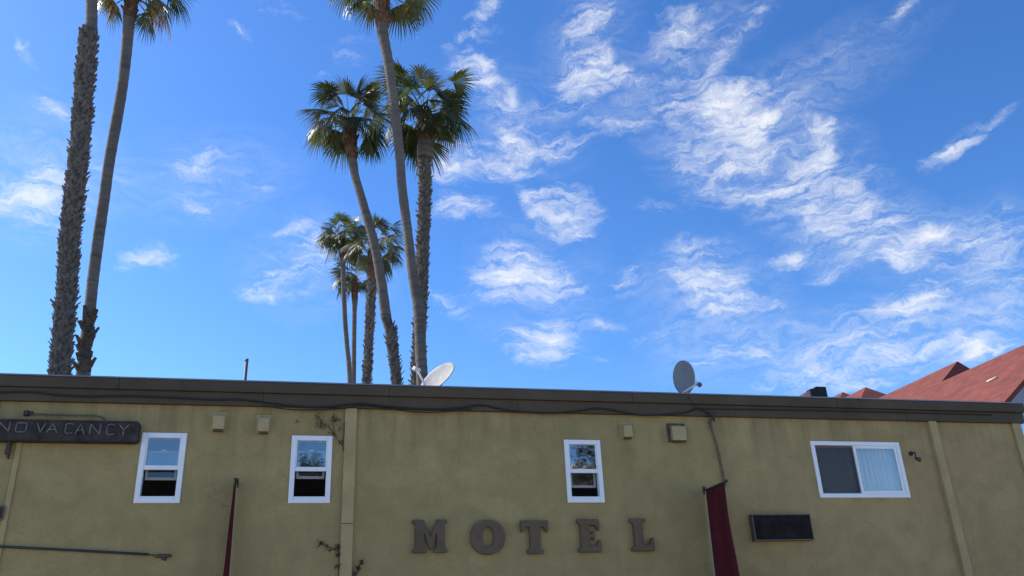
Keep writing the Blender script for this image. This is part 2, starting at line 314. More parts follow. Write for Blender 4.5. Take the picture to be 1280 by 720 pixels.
HEM = mat('pale tan hem', (.40, .33, .22), .85, .15, .1, 5)
IRON = mat('dark iron', (.03, .03, .032), .55, .4, .3, 12)
CABLE = mat('black cable', (.022, .021, .022), .6, .3, .2, 9)
VENTP = mat('tan painted vent', (.40, .305, .15), .65, .3, .12, 9)
DARKVENT = mat('dark vent plate', (.085, .078, .055), .8, .2, .3, 8)
DISH_W = mat('weathered white dish', (.37, .35, .32), .75, .15, .2, 5)
DISH_G = mat('grey dish', (.21, .225, .245), .55, .35, .05, 6)
LNBW = mat('white plastic', (.72, .71, .68), .4, .4, .04, 8)
STEEL = mat('galvanised steel', (.33, .34, .35), .45, .5, .15, 9, 0, 1, .5)
DRY = mat('dry brown twigs', (.10, .072, .05), .9, .1, .35, 8)
BRICK = brick_mat('red brick', (.50, .16, .10), (.36, .11, .08), (.32, .27, .23), 1)
SHINGLE = shingle_mat()
BLUEWALL = mat('blue grey stucco', (.30, .34, .42), .9, .15, .06, 2)
COWL_SHADE = mat('dark chimney shade and cowl', (.03, .028, .028), .8, .2, .3, 9)  # near-black colour stands for the shade on the chimney front
ASPHALT = mat('asphalt', (.055, .054, .052), .9, .2, .3, .8, .3, 50)
LOT = mat('pale bounce concrete lot', (.34, .31, .265), .9, .15, .15, .5, .3, 40)  # unseen ground, made pale to bounce warm light onto the wall
CONCRETE = mat('pale concrete', (.36, .35, .32), .9, .2, .14, .9, .2, 30)
FROND = leaf_mat('palm leaf', (.048, .064, .026), (.11, .15, .03), .20, .42)
DEAD = leaf_mat('dead palm leaf', (.27, .165, .085), (.34, .20, .08), .28, .7)
BARK = trunk_mat('grey palm bark', (.115, .096, .08), (.175, .152, .132), (.065, .05, .04))
STUBBARK = mat('weathered frond stubs', (.08, .067, .055), .95, .1, 0, 6, .5, 30, 0, (.17, .152, .137))
CORE = mat('dark bark between stubs', (.085, .066, .05), .95, .1, .35, 9, .6, 20)
COLLAR = mat('red brown leaf bases', (.085, .045, .03), .9, .15, 0, 9, .5, 40, 0, (.20, .115, .07))
PETIOLE = mat('palm stalk', (.20, .20, .075), .5, .4, .3, 3)

# ------------------------------------------------------------------ ground
g = MB(); g.add([(-900,-900,0),(900,-900,0),(900,900,0),(-900,900,0)], [(0,1,2,3)]); tag(g.build('ground', LOT), kind='structure')
p = MB(); p.box(-30, 40, 11.6, 13.99, -.05, .14); tag(p.build('pavement', CONCRETE, bevel=.02), kind='structure')
p = MB(); p.box(-200, 200, -12, -9, -.05, .14); tag(p.build('pavement', CONCRETE, bevel=.02), kind='structure')

# ------------------------------------------------------------------ the motel
WY = 14.0                                   # plane of the front wall
X0, X1, ZT = -9.0, 13.76, 5.93
motel = thing('motel_building', (2.4, WY, 0), 'olive stucco two storey motel with a flat roof and brown fascia', 'building')
WIN = [(-2.47, -1.835, 4.07, 5.125), (-.225, .395, 4.065, 5.115), (4.32, 4.955, 4.065, 5.115), (9.07, 10.925, 4.145, 5.16)]
m = MB()
xs = sorted({X0, X1} | {v for a in WIN for v in a[:2]}); zs = sorted({0, ZT} | {v for a in WIN for v in a[2:]})
for i in range(len(xs)-1):
    for j in range(len(zs)-1):
        cx, cz = (xs[i]+xs[i+1])/2, (zs[j]+zs[j+1])/2
        if any(a[0] < cx < a[1] and a[2] < cz < a[3] for a in WIN): continue
        m.add([(xs[i],WY,zs[j]),(xs[i+1],WY,zs[j]),(xs[i+1],WY,zs[j+1]),(xs[i],WY,zs[j+1])], [(0,1,2,3)])
for a in WIN:                               # reveals
    q = [(a[0],a[2]),(a[1],a[2]),(a[1],a[3]),(a[0],a[3])]
    for k in range(4):
        (xa, za), (xb, zb) = q[k], q[(k+1) % 4]
        m.add([(xa,WY,za),(xb,WY,zb),(xb,WY+.16,zb),(xa,WY+.16,za)], [(0,1,2,3)])
YB = 21.0
m.add([(X0,WY,0),(X0,YB,0),(X0,YB,ZT),(X0,WY,ZT)], [(0,1,2,3)]); m.add([(X1,WY,0),(X1,YB,0),(X1,YB,ZT),(X1,WY,ZT)], [(0,3,2,1)])
m.add([(X0,YB,0),(X1,YB,0),(X1,YB,ZT),(X0,YB,ZT)], [(0,3,2,1)])
m.build('wall', STUCCO, motel, recalc=False)
m = MB(); m.box(X0-.05, X1+.02, WY+.02, YB, 5.72, 5.86); m.build('flat_roof', ROOFING, motel)
# fascia: a lower board, a thicker upper board over it, a thin metal cap
EX0, EX1 = X0-.15, X1+.16
def boards(cuts, xe, ya, yb, za, zb_, bev):
    rnd = random.Random(len(cuts)); xs_ = [EX0]+cuts+[xe]
    for i in range(len(xs_)-1):
        j = 0 if i == 0 else rnd.uniform(-.004, .004)
        m = MB(); m.box(xs_[i]+.0015, xs_[i+1]-.0015, ya+j, yb, za+j*.7, zb_); m.build('fascia_board', FASCIA, motel, bev)
boards([-4.9, -.72, 3.5, 7.6, 11.2], EX1-.03, WY-.075, WY+.03, 5.585, 5.793, .006)
m = MB(); m.box(EX1-.135, EX1-.03, WY+.032, YB+.1, 5.585, 5.793); m.build('fascia_board', FASCIA, motel, .006)
boards([-2.9, 1.3, 5.6, 9.7], EX1, WY-.125, WY+.06, 5.797, 5.965, .008)
m = MB(); m.box(EX1-.185, EX1, WY+.062, YB+.12, 5.797, 5.965); m.build('fascia_board', FASCIA, motel, .008)
m = MB(); m.box(EX0, EX1+.01, WY-.14, WY+.08, 5.967, 5.99); m.box(EX1-.20, EX1+.01, WY+.08, YB+.13, 5.967, 5.99); m.build('roof_flashing', FLASH, motel, .004)
m = MB(); m.box(.592, .778, WY-.07, WY+.001, 3.735, 5.583); m.build('pilaster', TRIM, motel, .006); m = MB(); m.box(.592, .778, WY-.072, WY+.001, .14, 3.728); m.build('pilaster', TRIM, motel, .006)
m = MB(); m.box(11.66, 11.83, WY-.08, WY+.001, .14, 5.583); m.build('pilaster', TRIM, motel, .006)
m = MB(); m.box(13.60, 13.80, WY-.05, WY+.12, .14, 5.583); m.build('corner_board', TRIM, motel, .006)
xx = at(27, 560, WY).x
m = MB(); m.box(xx-.075, xx, WY-.025, WY+.001, .14, 4.99); m.build('joint_strip', TRIM, motel, .004)
m = MB(); m.box(-4.63, -4.55, WY-.05, WY+.001, .14, 5.583); m.build('pilaster', mat('rust stained board', (.26, .17, .08), .8, .2, .3, 3), motel, .004)

def ring(mb, x0, x1, z0, z1, t, y0, y1, tb=None):   # rectangular frame of four butted bars
    tb = tb or t
    mb.box(x0, x0+t, y0, y1, z0, z1); mb.box(x1-t, x1, y0, y1, z0, z1)
    mb.box(x0+t, x1-t, y0, y1, z0, z0+tb); mb.box(x0+t, x1-t, y0, y1, z1-t, z1)
def room(a, depth=2.5):
    m = MB(); x0, x1, z0, z1 = a[0]-.8, a[1]+.8, a[2]-.9, min(a[3]+.25, 5.7); y0, y1 = WY+.17, WY+depth
    v = [(x0,y0,z0),(x1,y0,z0),(x1,y1,z0),(x0,y1,z0),(x0,y0,z1),(x1,y0,z1),(x1,y1,z1),(x0,y1,z1)]
    m.add(v, [(0,1,2,3),(4,7,6,5),(1,5,6,2),(3,2,6,7),(0,3,7,4)]); m.build('room_interior', ROOM, motel, recalc=False)
def hung_window(a, top, bot):
    x0, x1, z0, z1 = a; H = z1-z0; fr = .078
    m = MB(); ring(m, x0-.01, x1+.01, z0-.01, z1+.01, fr, WY-.025, WY+.10); w_ = m.build('window', WHITE, motel, .006)
    zm = z0+H*.5
    m = MB(); m.box(x0+fr-.01, x1-fr+.01, WY-.012, WY+.035, zm-.033, zm+.033); m.box(x0+fr-.01, x0+fr+.008, WY-.005, WY+.035, zm+.033, z1-fr+.01)
    m.box(x1-fr-.008, x1-fr+.01, WY-.005, WY+.035, zm+.033, z1-fr+.01); m.build('upper_sash', WHITE, w_, .004)
    m = MB(); m.box(x0+fr-.01, x1-fr+.01, WY-.018, WY+.05, z0+fr-.012, z0+fr+.014); m.build('sill', WHITE, w_, .004)
    m = MB(); m.box(x0+fr+.009, x1-fr-.009, WY+.010, WY+.014, zm+.034, z1-fr+.009); m.build('pane', GLASS, w_)
    st, sb = z1-H*top, z1-H*bot; xa, xb = x0+fr+.012, x1-fr-.012
    m = MB(); ring(m, xa, xb, sb, st, .034, WY+.085, WY+.115, .042); s_ = m.build('lower_sash', SASH_SHADED, w_, .004)
    m = MB(); m.box((xa+xb)/2-.035, (xa+xb)/2+.035, WY+.085, WY+.112, st+.001, st+.018); m.build('latch', WHITE, s_, .005)
    m = MB(); m.box(xa+.036, xb-.036, WY+.096, WY+.100, sb+.044, st-.036); m.build('pane', SASHGLASS, s_)
    room(a); return w_
hung_window(WIN[0], .235, .665); hung_window(WIN[1], .20, .63); hung_window(WIN[2], .325, .755)
x0, x1, z0, z1 = WIN[3]
m = MB(); ring(m, x0-.01, x1+.01, z0-.01, z1+.01, .075, WY-.025, WY+.10); sw = m.build('window', WHITE, motel, .006)
sw['label'] = 'wide sliding window with white curtain'
xm = (x0+x1)/2-.02
m = MB(); ring(m, xm-.04, x1-.068, z0+.066, z1-.066, .05, WY-.012, WY+.03); m.build('sliding_sash', WHITE, sw, .004)
m = MB(); ring(m, x0+.068, xm+.03, z0+.066, z1-.066, .03, WY+.035, WY+.075); m.build('fixed_sash', WHITE, sw, .004)
m = MB(); m.box(xm+.012, x1-.12, WY+.006, WY+.010, z0+.118, z1-.118); m.build('pane', GLASS2, sw)
m = MB(); m.box(x0+.10, xm-.002, WY+.054, WY+.058, z0+.098, z1-.098); m.build('pane', GLASS2, sw)
m = MB(); m.box(x0+.068, xm-.045, WY+.012, WY+.014, z0+.068, z1-.068); m.build('insect_screen', SCREEN, sw)
def curtain(xa, xb, seed):
    rnd = random.Random(seed); m = MB(); n = 150; vs = []; fs = []; ph = [rnd.uniform(0, 6) for _ in range(4)]
    for j in range(9):
        t = j/8; z = z1+.02-t*(z1-z0+.03)
        for i in range(n+1):
            u = i/n; y = WY+.172+.034*math.sin(u*62+ph[0]+.6*t*math.sin(u*9+ph[1]))+.006*math.sin(u*113+ph[2])+.012*math.sin(u*7+ph[3])*t
            vs.append((xa+(xb-xa)*u, y, z))
    for j in range(8):
        for i in range(n): fs.append((j*(n+1)+i, j*(n+1)+i+1, (j+1)*(n+1)+i+1, (j+1)*(n+1)+i))
    m.add(vs, fs, 0, True); m.build('curtain', CURTAIN_W, sw, recalc=False)
curtain(x0+.012, xm+.02, 3); curtain(xm+.025, x1-.012, 4); room(WIN[3])

# ------------------------------------------------------------------ MOTEL letters
def letter(name, poly_list, x, z, w_, h, label, depth=.07):
    bm = bmesh.new()
    for loops in poly_list:
        es = []
        for lp in loops:
            vs = [bm.verts.new((x+u*w_, WY-.02-depth, z+v*h)) for u, v in lp]
            es += [bm.edges.new((vs[i], vs[(i+1) % len(vs)])) for i in range(len(vs))]
        bmesh.ops.triangle_fill(bm, edges=es, use_beauty=True)
    r = bmesh.ops.extrude_face_region(bm, geom=bm.faces[:])
    bmesh.ops.translate(bm, verts=[v for v in r['geom'] if isinstance(v, bmesh.types.BMVert)], vec=(0, depth, 0))
    bmesh.ops.recalc_face_normals(bm, faces=bm.faces[:])
    me = bpy.data.meshes.new(name); bm.to_mesh(me); bm.free(); me.materials.append(LETTER)
    o = bpy.data.objects.new(name, me); COL.objects.link(o)
    b = o.modifiers.new('bevel', 'BEVEL'); b.width = .005; b.limit_method = 'ANGLE'
    for u, v in ((.25, .1), (.25, .9)):
        s = MB(); s.tube([(x+u*w_, WY-.025, z+v*h), (x+u*w_, WY+.01, z+v*h)], .012, 8); s.build('mounting_pin', IRON, o)
    return tag(o, label, 'sign letter', 'raised letters spelling MOTEL on the wall')
def ell(a, b, n=44, p=2.0):
    out = []
    for i in range(n):
        q = 2*math.pi*i/n; c, s_ = math.cos(q), math.sin(q)
        out.append((.5+a*math.copysign(abs(c)**(2/p), c), .5+b*math.copysign(abs(s_)**(2/p), s_)))
    return out
LM = [[(0,0),(.40,0),(.40,.10),(.33,.13),(.33,.60),(.50,.10),(.56,.10),(.70,.60),(.70,.13),(.62,.10),(.62,0),(1,0),(1,.10),(.93,.13),(.93,.87),(1,.90),(1,1),(.70,1),(.52,.48),(.32,1),(0,1),(0,.90),(.08,.87),(.08,.13),(0,.10)]]
LO = [ell(.5, .5, 48, 2.15), ell(.17, .30, 32, 2.2)]
LT = [[(.22,0),(.80,0),(.80,.09),(.70,.13),(.70,.82),(.84,.80),(.92,.66),(1,.66),(1,1),(0,1),(0,.66),(.08,.66),(.16,.80),(.32,.82),(.32,.13),(.22,.09)]]
LE = [[(0,0),(1,0),(1,.36),(.91,.36),(.82,.20),(.52,.17),(.52,.43),(.64,.44),(.67,.36),(.75,.36),(.75,.64),(.67,.64),(.64,.56),(.52,.56),(.52,.83),(.80,.81),(.88,.66),(.97,.66),(.97,1),(0,1),(0,.90),(.13,.86),(.13,.14),(0,.10)]]
LL = [[(0,0),(1,0),(1,.40),(.90,.40),(.80,.20),(.55,.17),(.55,.86),(.70,.90),(.70,1),(0,1),(0,.90),(.14,.86),(.14,.14),(0,.10)]]
for shp, (pa, pb, pt, pbm), lab in (
    (LM, (515.5,559,649.5,690.5), 'brown slab serif letter M raised on the olive wall'),
    (LO, (588.5,631.5,649.5,693), 'round brown letter O raised on the olive wall'),
    (LT, (651.5,686,650.5,692), 'brown slab serif letter T raised on the olive wall'),
    (LE, (722.5,751,649,690), 'brown slab serif letter E below the single hung window'),
    (LL, (789,817,648,688.5), 'brown slab serif letter L last in the row on the wall')):
    Yl = WY-.09; a = at(pa, (pt+pbm)/2, Yl); b = at(pb, (pt+pbm)/2, Yl); t_ = at((pa+pb)/2, pt, Yl); u_ = at((pa+pb)/2, pbm, Yl)
    letter('sign_letter', [shp], a.x, u_.z, b.x-a.x, t_.z-u_.z, lab)

# ------------------------------------------------------------------ NO VACANCY neon sign
YS = WY-.17
a = at(-12, 536, YS); b = at(173, 541, YS); zt = at(100, 525, YS).z; zb = at(100, 551.5, YS).z
ns = thing('neon_sign', ((a.x+b.x)/2, WY, zb), 'long dark rusted sign box with unlit NO VACANCY tubes', 'sign')
m = MB(); r_ = .05; pl = []
sx0, sx1 = -5.35, b.x
for cx, cz, q0 in ((sx1-r_, zt-r_, 0), (sx0+r_, zt-r_, 90), (sx0+r_, zb+r_, 180), (sx1-r_, zb+r_, 270)):
    for k in range(5): q = R(q0+k*22.5); pl.append((cx+r_*math.cos(q), cz+r_*math.sin(q)))
m.prism(pl, YS, WY+.005); m.build('sign_box', SIGNBOX, ns, .008)
m = MB()
m.box(sx0+.03, sx1-.03, YS-.012, YS-.001, zt-.03, zt-.008); m.build('edge_trim', SIGNBOX, ns, .003); m = MB(); m.box(sx0+.03, sx1-.03, YS-.012, YS-.001, zb+.008, zb+.03); m.build('edge_trim', SIGNBOX, ns, .003)
ST = {'N': [[(0,0),(0,1),(1,0),(1,1)]], 'O': [[(.1,0),(0,.12),(0,.88),(.12,1),(.88,1),(1,.88),(1,.12),(.88,0),(.1,0)]], 'V': [[(0,1),(.5,0),(1,1)]],
      'A': [[(0,0),(.5,1),(1,0)],[(.2,.36),(.8,.36)]], 'C': [[(1,.9),(.8,1),(.2,1),(0,.85),(0,.15),(.2,0),(.8,0),(1,.1)]], 'Y': [[(0,1),(.5,.48),(1,1)],[(.5,.48),(.5,0)]]}
for ch, pa, pb in (('N',-1,11.5),('O',20,33),('V',46,56),('A',59,72),('C',82,91),('A',95,106),('N',113,125.5),('C',134,143),('Y',149,161)):
    Yn = YS-.035; pm = (pa+pb)/2; base = at(pm, 528+pm*.03+ (11 if True else 0), Yn).z; tp = at(pm, 528+pm*.018, Yn).z; xa, xb = at(pa, 535, Yn).x, at(pb, 535, Yn).x
    m = MB()
    for stroke in ST[ch]:
        for (u, v), (u2, v2) in zip(stroke, stroke[1:]): m.tube([(xa+u*(xb-xa), Yn, base+v*(tp-base)), (xa+u2*(xb-xa), Yn, base+v2*(tp-base))], .009, 8)
        for u, v in (stroke[0], stroke[-1]): m.tube([(xa+u*(xb-xa), Yn, base+v*(tp-base)), (xa+u*(xb-xa), YS+.002, base+v*(tp-base))], .007, 6)
    m.build('neon_letter', NEON, ns)
m = MB(); q = at(14, 560, WY); m.box(q.x-.045, q.x-.005, WY-.10, WY+.001, 4.76, zb-.001); m.box(q.x-.004, q.x+.012, WY-.12, WY-.02, 4.70, zb-.001); m.build('bracket', DARKVENT, ns, .004)

# ------------------------------------------------------------------ dark blank sign
YS2 = WY-.12
a = at(942, 660, YS2); b = at(1015.5, 660, YS2); zt2 = at(978, 642.5, YS2).z; zb2 = at(978, 675.5, YS2).z
bs = thing('blank_sign', ((a.x+b.x)/2, WY, zb2), 'blank black sign panel in a grey frame below the sliding window', 'sign')
m = MB(); m.box(a.x, b.x, YS2+.012, WY+.003, zb2, zt2); m.build('sign_box', SIGNFRAME, bs, .004)
m = MB(); m.box(a.x+.018, b.x-.018, YS2+.002, YS2+.0115, zb2+.02, zt2-.016)
m.build('sign_face', BLACKFACE, bs)
m = MB(); ring(m, a.x, b.x, zb2, zt2, .017, YS2-.006, YS2+.011); m.build('rim', SIGNFRAME, bs, .003)

# ------------------------------------------------------------------ vents under the eave
def vent(cx, cy, wpx, hpx, label, big=False):
    Yv = WY-.10; c = at(cx, cy, Yv); w_ = wpx/1072*14.6; h = hpx/1072*15.2
    v = thing('vent_hood', (c.x, WY, c.z), label, 'vent', 'vent boxes under the roof edge')
    m = MB(); m.box(c.x-w_*.72, c.x+w_*.62, WY-.012, WY+.002, c.z-h*.55, c.z+h*.72); m.build('back_plate', DARKVENT if big else TRIM, v, .003)
    m = MB()
    pr = [(WY-.013, c.z+h/2), (WY-.085, c.z+h/2), (WY-.115, c.z+h*.38), (WY-.12, c.z-h/2), (WY-.095, c.z-h/2), (WY-.013, c.z-h*.46)]
    n = len(pr); vs = [(c.x-w_/2, y, z) for y, z in pr]+[(c.x+w_/2, y, z) for y, z in pr]
    m.add(vs, [tuple(range(n)), tuple(range(n, 2*n))]+[(i, (i+1) % n, (i+1) % n+n, i+n) for i in range(n)])
    m.build('hood', VENTP, v, .006)
    for k in range(3):
        m = MB(); m.box(c.x-w_*.42, c.x+w_*.42, WY-.085+.02*k, WY-.08+.02*k, c.z-h/2-.03, c.z-h*.47); m.build('louvre', DARKVENT, v)
vent(273.5, 527, 13, 17, 'small tan vent box between the neon sign and the second vent')
vent(329.5, 530, 12.5, 17, 'small tan vent box above and left of the middle left window')
vent(785, 538, 11.5, 16.5, 'narrow tan vent box right of the single hung window')
vent(849, 541, 19, 19, 'wide tan vent box on a dark plate nearest the twisted cables', True)

# ------------------------------------------------------------------ banners
def banner(top_w, top_o, bot_px, wid_top, wid_bot, label, seed, hempx):
    rnd = random.Random(seed)
    tw = at(*top_w, WY-.06)
    b = thing('banner', tw, label, 'banner', 'maroon banners hung square to the wall')
    yo = WY-.06-wid_top
    m = MB(); m.tube([(tw.x, WY+.01, tw.z), (tw.x, yo-.04, tw.z)], .017, 10); m.box(tw.x-.03, tw.x+.03, WY-.012, WY+.001, tw.z-.07, tw.z+.07)
    m.tube([(tw.x, yo-.035, tw.z), (tw.x, yo-.06, tw.z)], .026, 10); m.build('banner_pole', IRON, b)
    n, k = 34, 18; vs = []; fs = []; zl = tw.z-3.1; ph = [rnd.uniform(0, 6) for _ in range(4)]
    for j in range(n+1):
        t = j/n; z = tw.z-.0-t*(tw.z-zl); wd = wid_top+(wid_bot-wid_top)*min(1, t*1.7)
        for i in range(k+1):
            u = i/k; amp = .012+.05*min(1, t*2)*(1-.6*(1-u))
            xo = amp*math.sin(u*7.5+ph[0]+t*2.2)+.02*math.sin(t*7+ph[1])*min(1, t*3)*u
            if wid_top < .4: xo = .012*math.sin(u*11+ph[2]+t*3)*min(1, t*2)-.065*u*min(1, .25+t*1.2)
            vs.append((tw.x+xo*(0 if j == 0 else 1), WY-.06-wd*u, z-.012*math.sin(u*5+ph[3])*min(1, t*4)))
    for j in range(n):
        for i in range(k): fs.append((j*(k+1)+i, j*(k+1)+i+1, (j+1)*(k+1)+i+1, (j+1)*(k+1)+i))
    m = MB(); m.add(vs, fs, 0, True); c = m.build('cloth', CLOTH, b, recalc=False)
    md = c.modifiers.new('thick', 'SOLIDIFY'); md.thickness = .003; md.offset = 0
    m = MB()
    m.tube([Vector(vs[j*(k+1)])+Vector((0, .014, 0)) for j in range(0, n+1)], .0125, 6); m.build('hem', HEM, b)
    return b
banner((882.5, 612.5), None, None, .74, .80, 'wide maroon banner hanging open beside the blank black sign', 5, 0)
banner((295.5, 603), None, None, .20, .30, 'narrow maroon banner seen edge on between the two left windows', 8, 0)

# ------------------------------------------------------------------ floodlight
q = at(1139, 567, WY-.02); e = at(1148.5, 574, WY-.17)
fl = thing('floodlight', (q.x, WY, q.z), 'small dark floodlight on the wall right of the sliding window', 'light')
m = MB(); m.tube([(q.x, WY+.003, q.z), (q.x, WY-.03, q.z)], .04, 14); m.build('base', IRON, fl)
m = MB(); m.tube([(q.x, WY-.02, q.z), (q.x+.03, WY-.09, q.z+.015), (e.x-.02, WY-.13, e.z+.03)], .013, 8); m.build('arm', IRON, fl)
m = MB(); d = Vector((.25, -.75, -.45)).normalized(); c = Vector((e.x-.02, WY-.12, e.z+.03))
m.tube([c-d*.02, c, c+d*.04, c+d*.085, c+d*.09], [.016, .026, .034, .046, .044], 16); m.build('lamp_head', mat('dark green lamp metal', (.03, .042, .035), .45, .5), fl)

# ------------------------------------------------------------------ cables, pipes
def cable(name, pts, r, label, cat='cable', matl=None):
    m = MB(); m.tube(smoothpath(pts, .06), r, 7); return tag(m.build(name, matl or CABLE), label, cat)
YF = WY-.092
cable('cable', [at(x, y, YF) for x, y in ((-20,490),(0,490.5),(40,490),(70,493.5),(110,495.5),(160,495),(215,497),(262,499.5),(300,499.5),(338,504),(384,509),(415,508),(447,504.5),(470,506.5),(493,509),(540,511.5),(573,510),(602,506.5),(636,513),(682,516.5),(721,514),(750,510.5),(791,517.5),(815,519),(855,516),(872,511),(888,519),(893,527))], .0145, 'black cable sagging in waves along the brown fascia')
cable('cable', [at(x, y, YF) for x, y in ((330,507),(355,511),(384,512.5),(425,511),(455,507),(480,510),(520,515),(560,514.5),(590,511))], .010, 'thin second cable tangled with the fascia cable above the pilaster')
cable('cable', [at(x, y, YF) for x, y in ((868,511),(885,511),(920,511.5),(980,512.5),(1080,514.5),(1180,517),(1240,518.5))], .010, 'straight thin cable along the right half of the fascia')
cable('dish_cable', [at(854,489,WY+.5), at(862,497.3,WY-.16), at(866,504,WY-.15), at(872,510.5,YF)], .006, 'thin cable dropping over the fascia from the upright grey dish')
m = MB()
for k in range(3):
    m.tube(smoothpath([Vector((0, 0, 0))+at(x, y, WY-.03)+Vector((.018*math.sin(k*2.1+i*1.7), -.02*math.cos(k*2.1+i*1.7), 0)) for i, (x, y) in enumerate(((889,524),(888,529),(890.5,538),(895,553),(898,566),(901,580),(904,594),(906.5,607)))], .05), .0075, 7)
m.tube(smoothpath([at(885,526,WY-.03), at(888,535,WY-.05), at(894,544,WY-.03)], .04), .006, 6)
tag(m.build('cable_bundle', mat('grey brown cables', (.16, .13, .085), .7, .3, .4, 12)), 'bundle of twisted cables running down to the open maroon banner', 'cable')
bc = at(891, 519, WY-.10); m = MB(); m.box(bc.x-.05, bc.x+.05, WY-.10, WY-.077, bc.z-.05, bc.z+.06); tag(m.build('junction_box', IRON, bevel=.006), 'small dark junction box on the fascia where cables meet', 'junction box')
m = MB(); pts = [at(33,517.5,WY-.05), at(60,518,WY-.05), at(95,519,WY-.05), at(120,519.5,WY-.05), at(127,521,WY-.05), at(131,525,WY-.06)]
m.tube(smoothpath(pts, .05), .011, 8)
pc = thing('conduit', at(33,517.5,WY), 'thin grey conduit curving down to the top of the neon sign', 'pipe'); m.build('pipe', mat('grey green pipe', (.12, .11, .075), .6, .3, .2, 8), pc)
m = MB(); q = at(33, 516.5, WY-.05); m.box(q.x-.035, q.x+.03, WY-.075, WY+.001, q.z-.035, q.z+.04); m.build('fitting', IRON, pc, .006)
m = MB(); q = at(39, 516.5, WY-.05); m.box(q.x-.02, q.x+.02, WY-.06, WY+.001, q.z-.02, q.z+.03); m.build('fitting', IRON, pc, .006)
rod = thing('metal_rod', at(185, 693, WY), 'black metal rod running along the lower left of the wall', 'rod')
m = MB(); m.tube([at(-60, 680, WY-.05), at(90, 687.7, WY-.05), at(186, 693, WY-.05)], .018, 8); m.build('bar', IRON, rod)
m = MB(); m.tube([at(194, 695, WY-.03), at(203, 695, WY-.03), at(214, 694.5, WY-.03)], [.022, .03, .018], 8); m.tube([at(202, 698, WY-.02), at(208, 699, WY-.02)], .02, 8); m.tube([at(186, 693, WY-.04), at(196, 694.6, WY-.03)], .007, 6)
m.tube([at(190,694,WY-.03), at(190,694,WY+.01)], .012, 6); m.build('clamp', DRY, rod)
q = at(2, 641, WY-.05); m = MB(); m.box(q.x-.09, q.x+.03, WY-.06, WY+.001, q.z-.10, q.z+.10); eb = m.build('electrical_box', SIGNFRAME, bevel=.006)
tag(eb, 'small grey electrical box on the wall below the neon sign', 'electrical box')
m = MB(); m.box(q.x-.075, q.x+.015, WY-.066, WY-.061, q.z-.08, q.z+.08); m.build('cover', SIGNBOX, eb, .003)

# ------------------------------------------------------------------ dry vine by the pilaster
def vine(name, stems, clumps, label):
    rnd = random.Random(len(stems)*7+len(clumps)); m = MB()
    for s_ in stems: m.tube(smoothpath([at(x, y, WY-.02-rnd.random()*.03) for x, y in s_], .05), .006, 5)
    for (x, y, rpx, n) in clumps:
        for _ in range(n):
            c = at(x+rnd.gauss(0, rpx*.5), y+rnd.gauss(0, rpx*.5), WY-.015-rnd.random()*.06); s_ = rnd.uniform(.013, .034)
            u = Vector((rnd.gauss(0,1), rnd.gauss(0,1), rnd.gauss(0,1))).normalized(); v = u.orthogonal().normalized()
            m.add([c-u*s_, c+v*s_*.45, c+u*s_, c-v*s_*.45+Vector((0, -.012, 0))], [(0,1,2,3)])
    tag(m.build(name, DRY, recalc=False), label, 'dry vine', 'dry vines clinging to the wall')
vine('dry_vine', [[(432,566),(428,556),(420,546),(416,530),(418,517)],[(428,556),(430,540),(430,528)],[(420,546),(412,535),(404,530),(398,520)]],
     [(402,530,6,26),(398,521,4,10),(407,533,5,14),(419,525,5,22),(417,541,4,8),(428,553,4,14),(430,562,3,10),(424,535,3,6),(369,527,3,7)], 'dry brown vine under the fascia left of the pilaster')
vine('dry_vine', [[(423,720),(424,700),(422,680)],[(424,690),(412,684),(402,679)]], [(402,679,4,22),(408,683,3,10),(422,684,4,36),(423,694,3.5,24),(423,708,3.5,22),(412,688,2,5)], 'dry brown vine low on the wall left of the pilaster')
vine('dry_vine', [[(442,722),(447,712),(453,700)],[(446,718),(449,706),(455,699)]], [(452,703,2.5,18),(448,710,3,24),(444,717,3,22)], 'short upright dry vine low on the wall right of the pilaster')

# ------------------------------------------------------------------ roof-top things: vent pipe, dishes, chimney
q = at(308.5, 449, 16.5); m = MB(); m.tube([(q.x, 16.5, 5.86), (q.x, 16.5, q.z)], .032, 12); m.tube([(q.x, 16.5, q.z-.05), (q.x, 16.5, q.z+.005)], .036, 12)
tag(m.build('vent_pipe', mat('dark grey pipe', (.10, .105, .11), .6, .3, .2, 5)), 'thin grey pipe standing up from the motel roof', 'pipe')

def dish_mesh(rx, rz, depth):                # shallow paraboloid, axis along local +Y (opening to +Y), with a rolled rim
    m = MB(); n = 48; rings = 10; vs = [(0, 0, 0)]; fs = []
    for k in range(1, rings+1):
        t = k/rings
        for i in range(n):
            q = 2*math.pi*i/n; vs.append((rx*t*math.cos(q), depth*t*t, rz*t*math.sin(q)))
    for i in range(n): fs.append((0, 1+(i+1) % n, 1+i))
    for k in range(rings-1):
        for i in range(n):
            a_, b_ = 1+k*n+i, 1+k*n+(i+1) % n; fs.append((a_, b_, b_+n, a_+n))
    m.add(vs, fs, 0, True); return m
def frame(c, normal, roll):
    y = normal.normalized(); z0_ = (Vector((0,0,1))-y*y.z).normalized(); x_ = y.cross(z0_); 
    z = z0_*math.cos(roll)+x_*math.sin(roll); x_ = y.cross(z)
    F = Matrix((x_, y, z)).transposed().to_4x4(); F.translation = c; return F
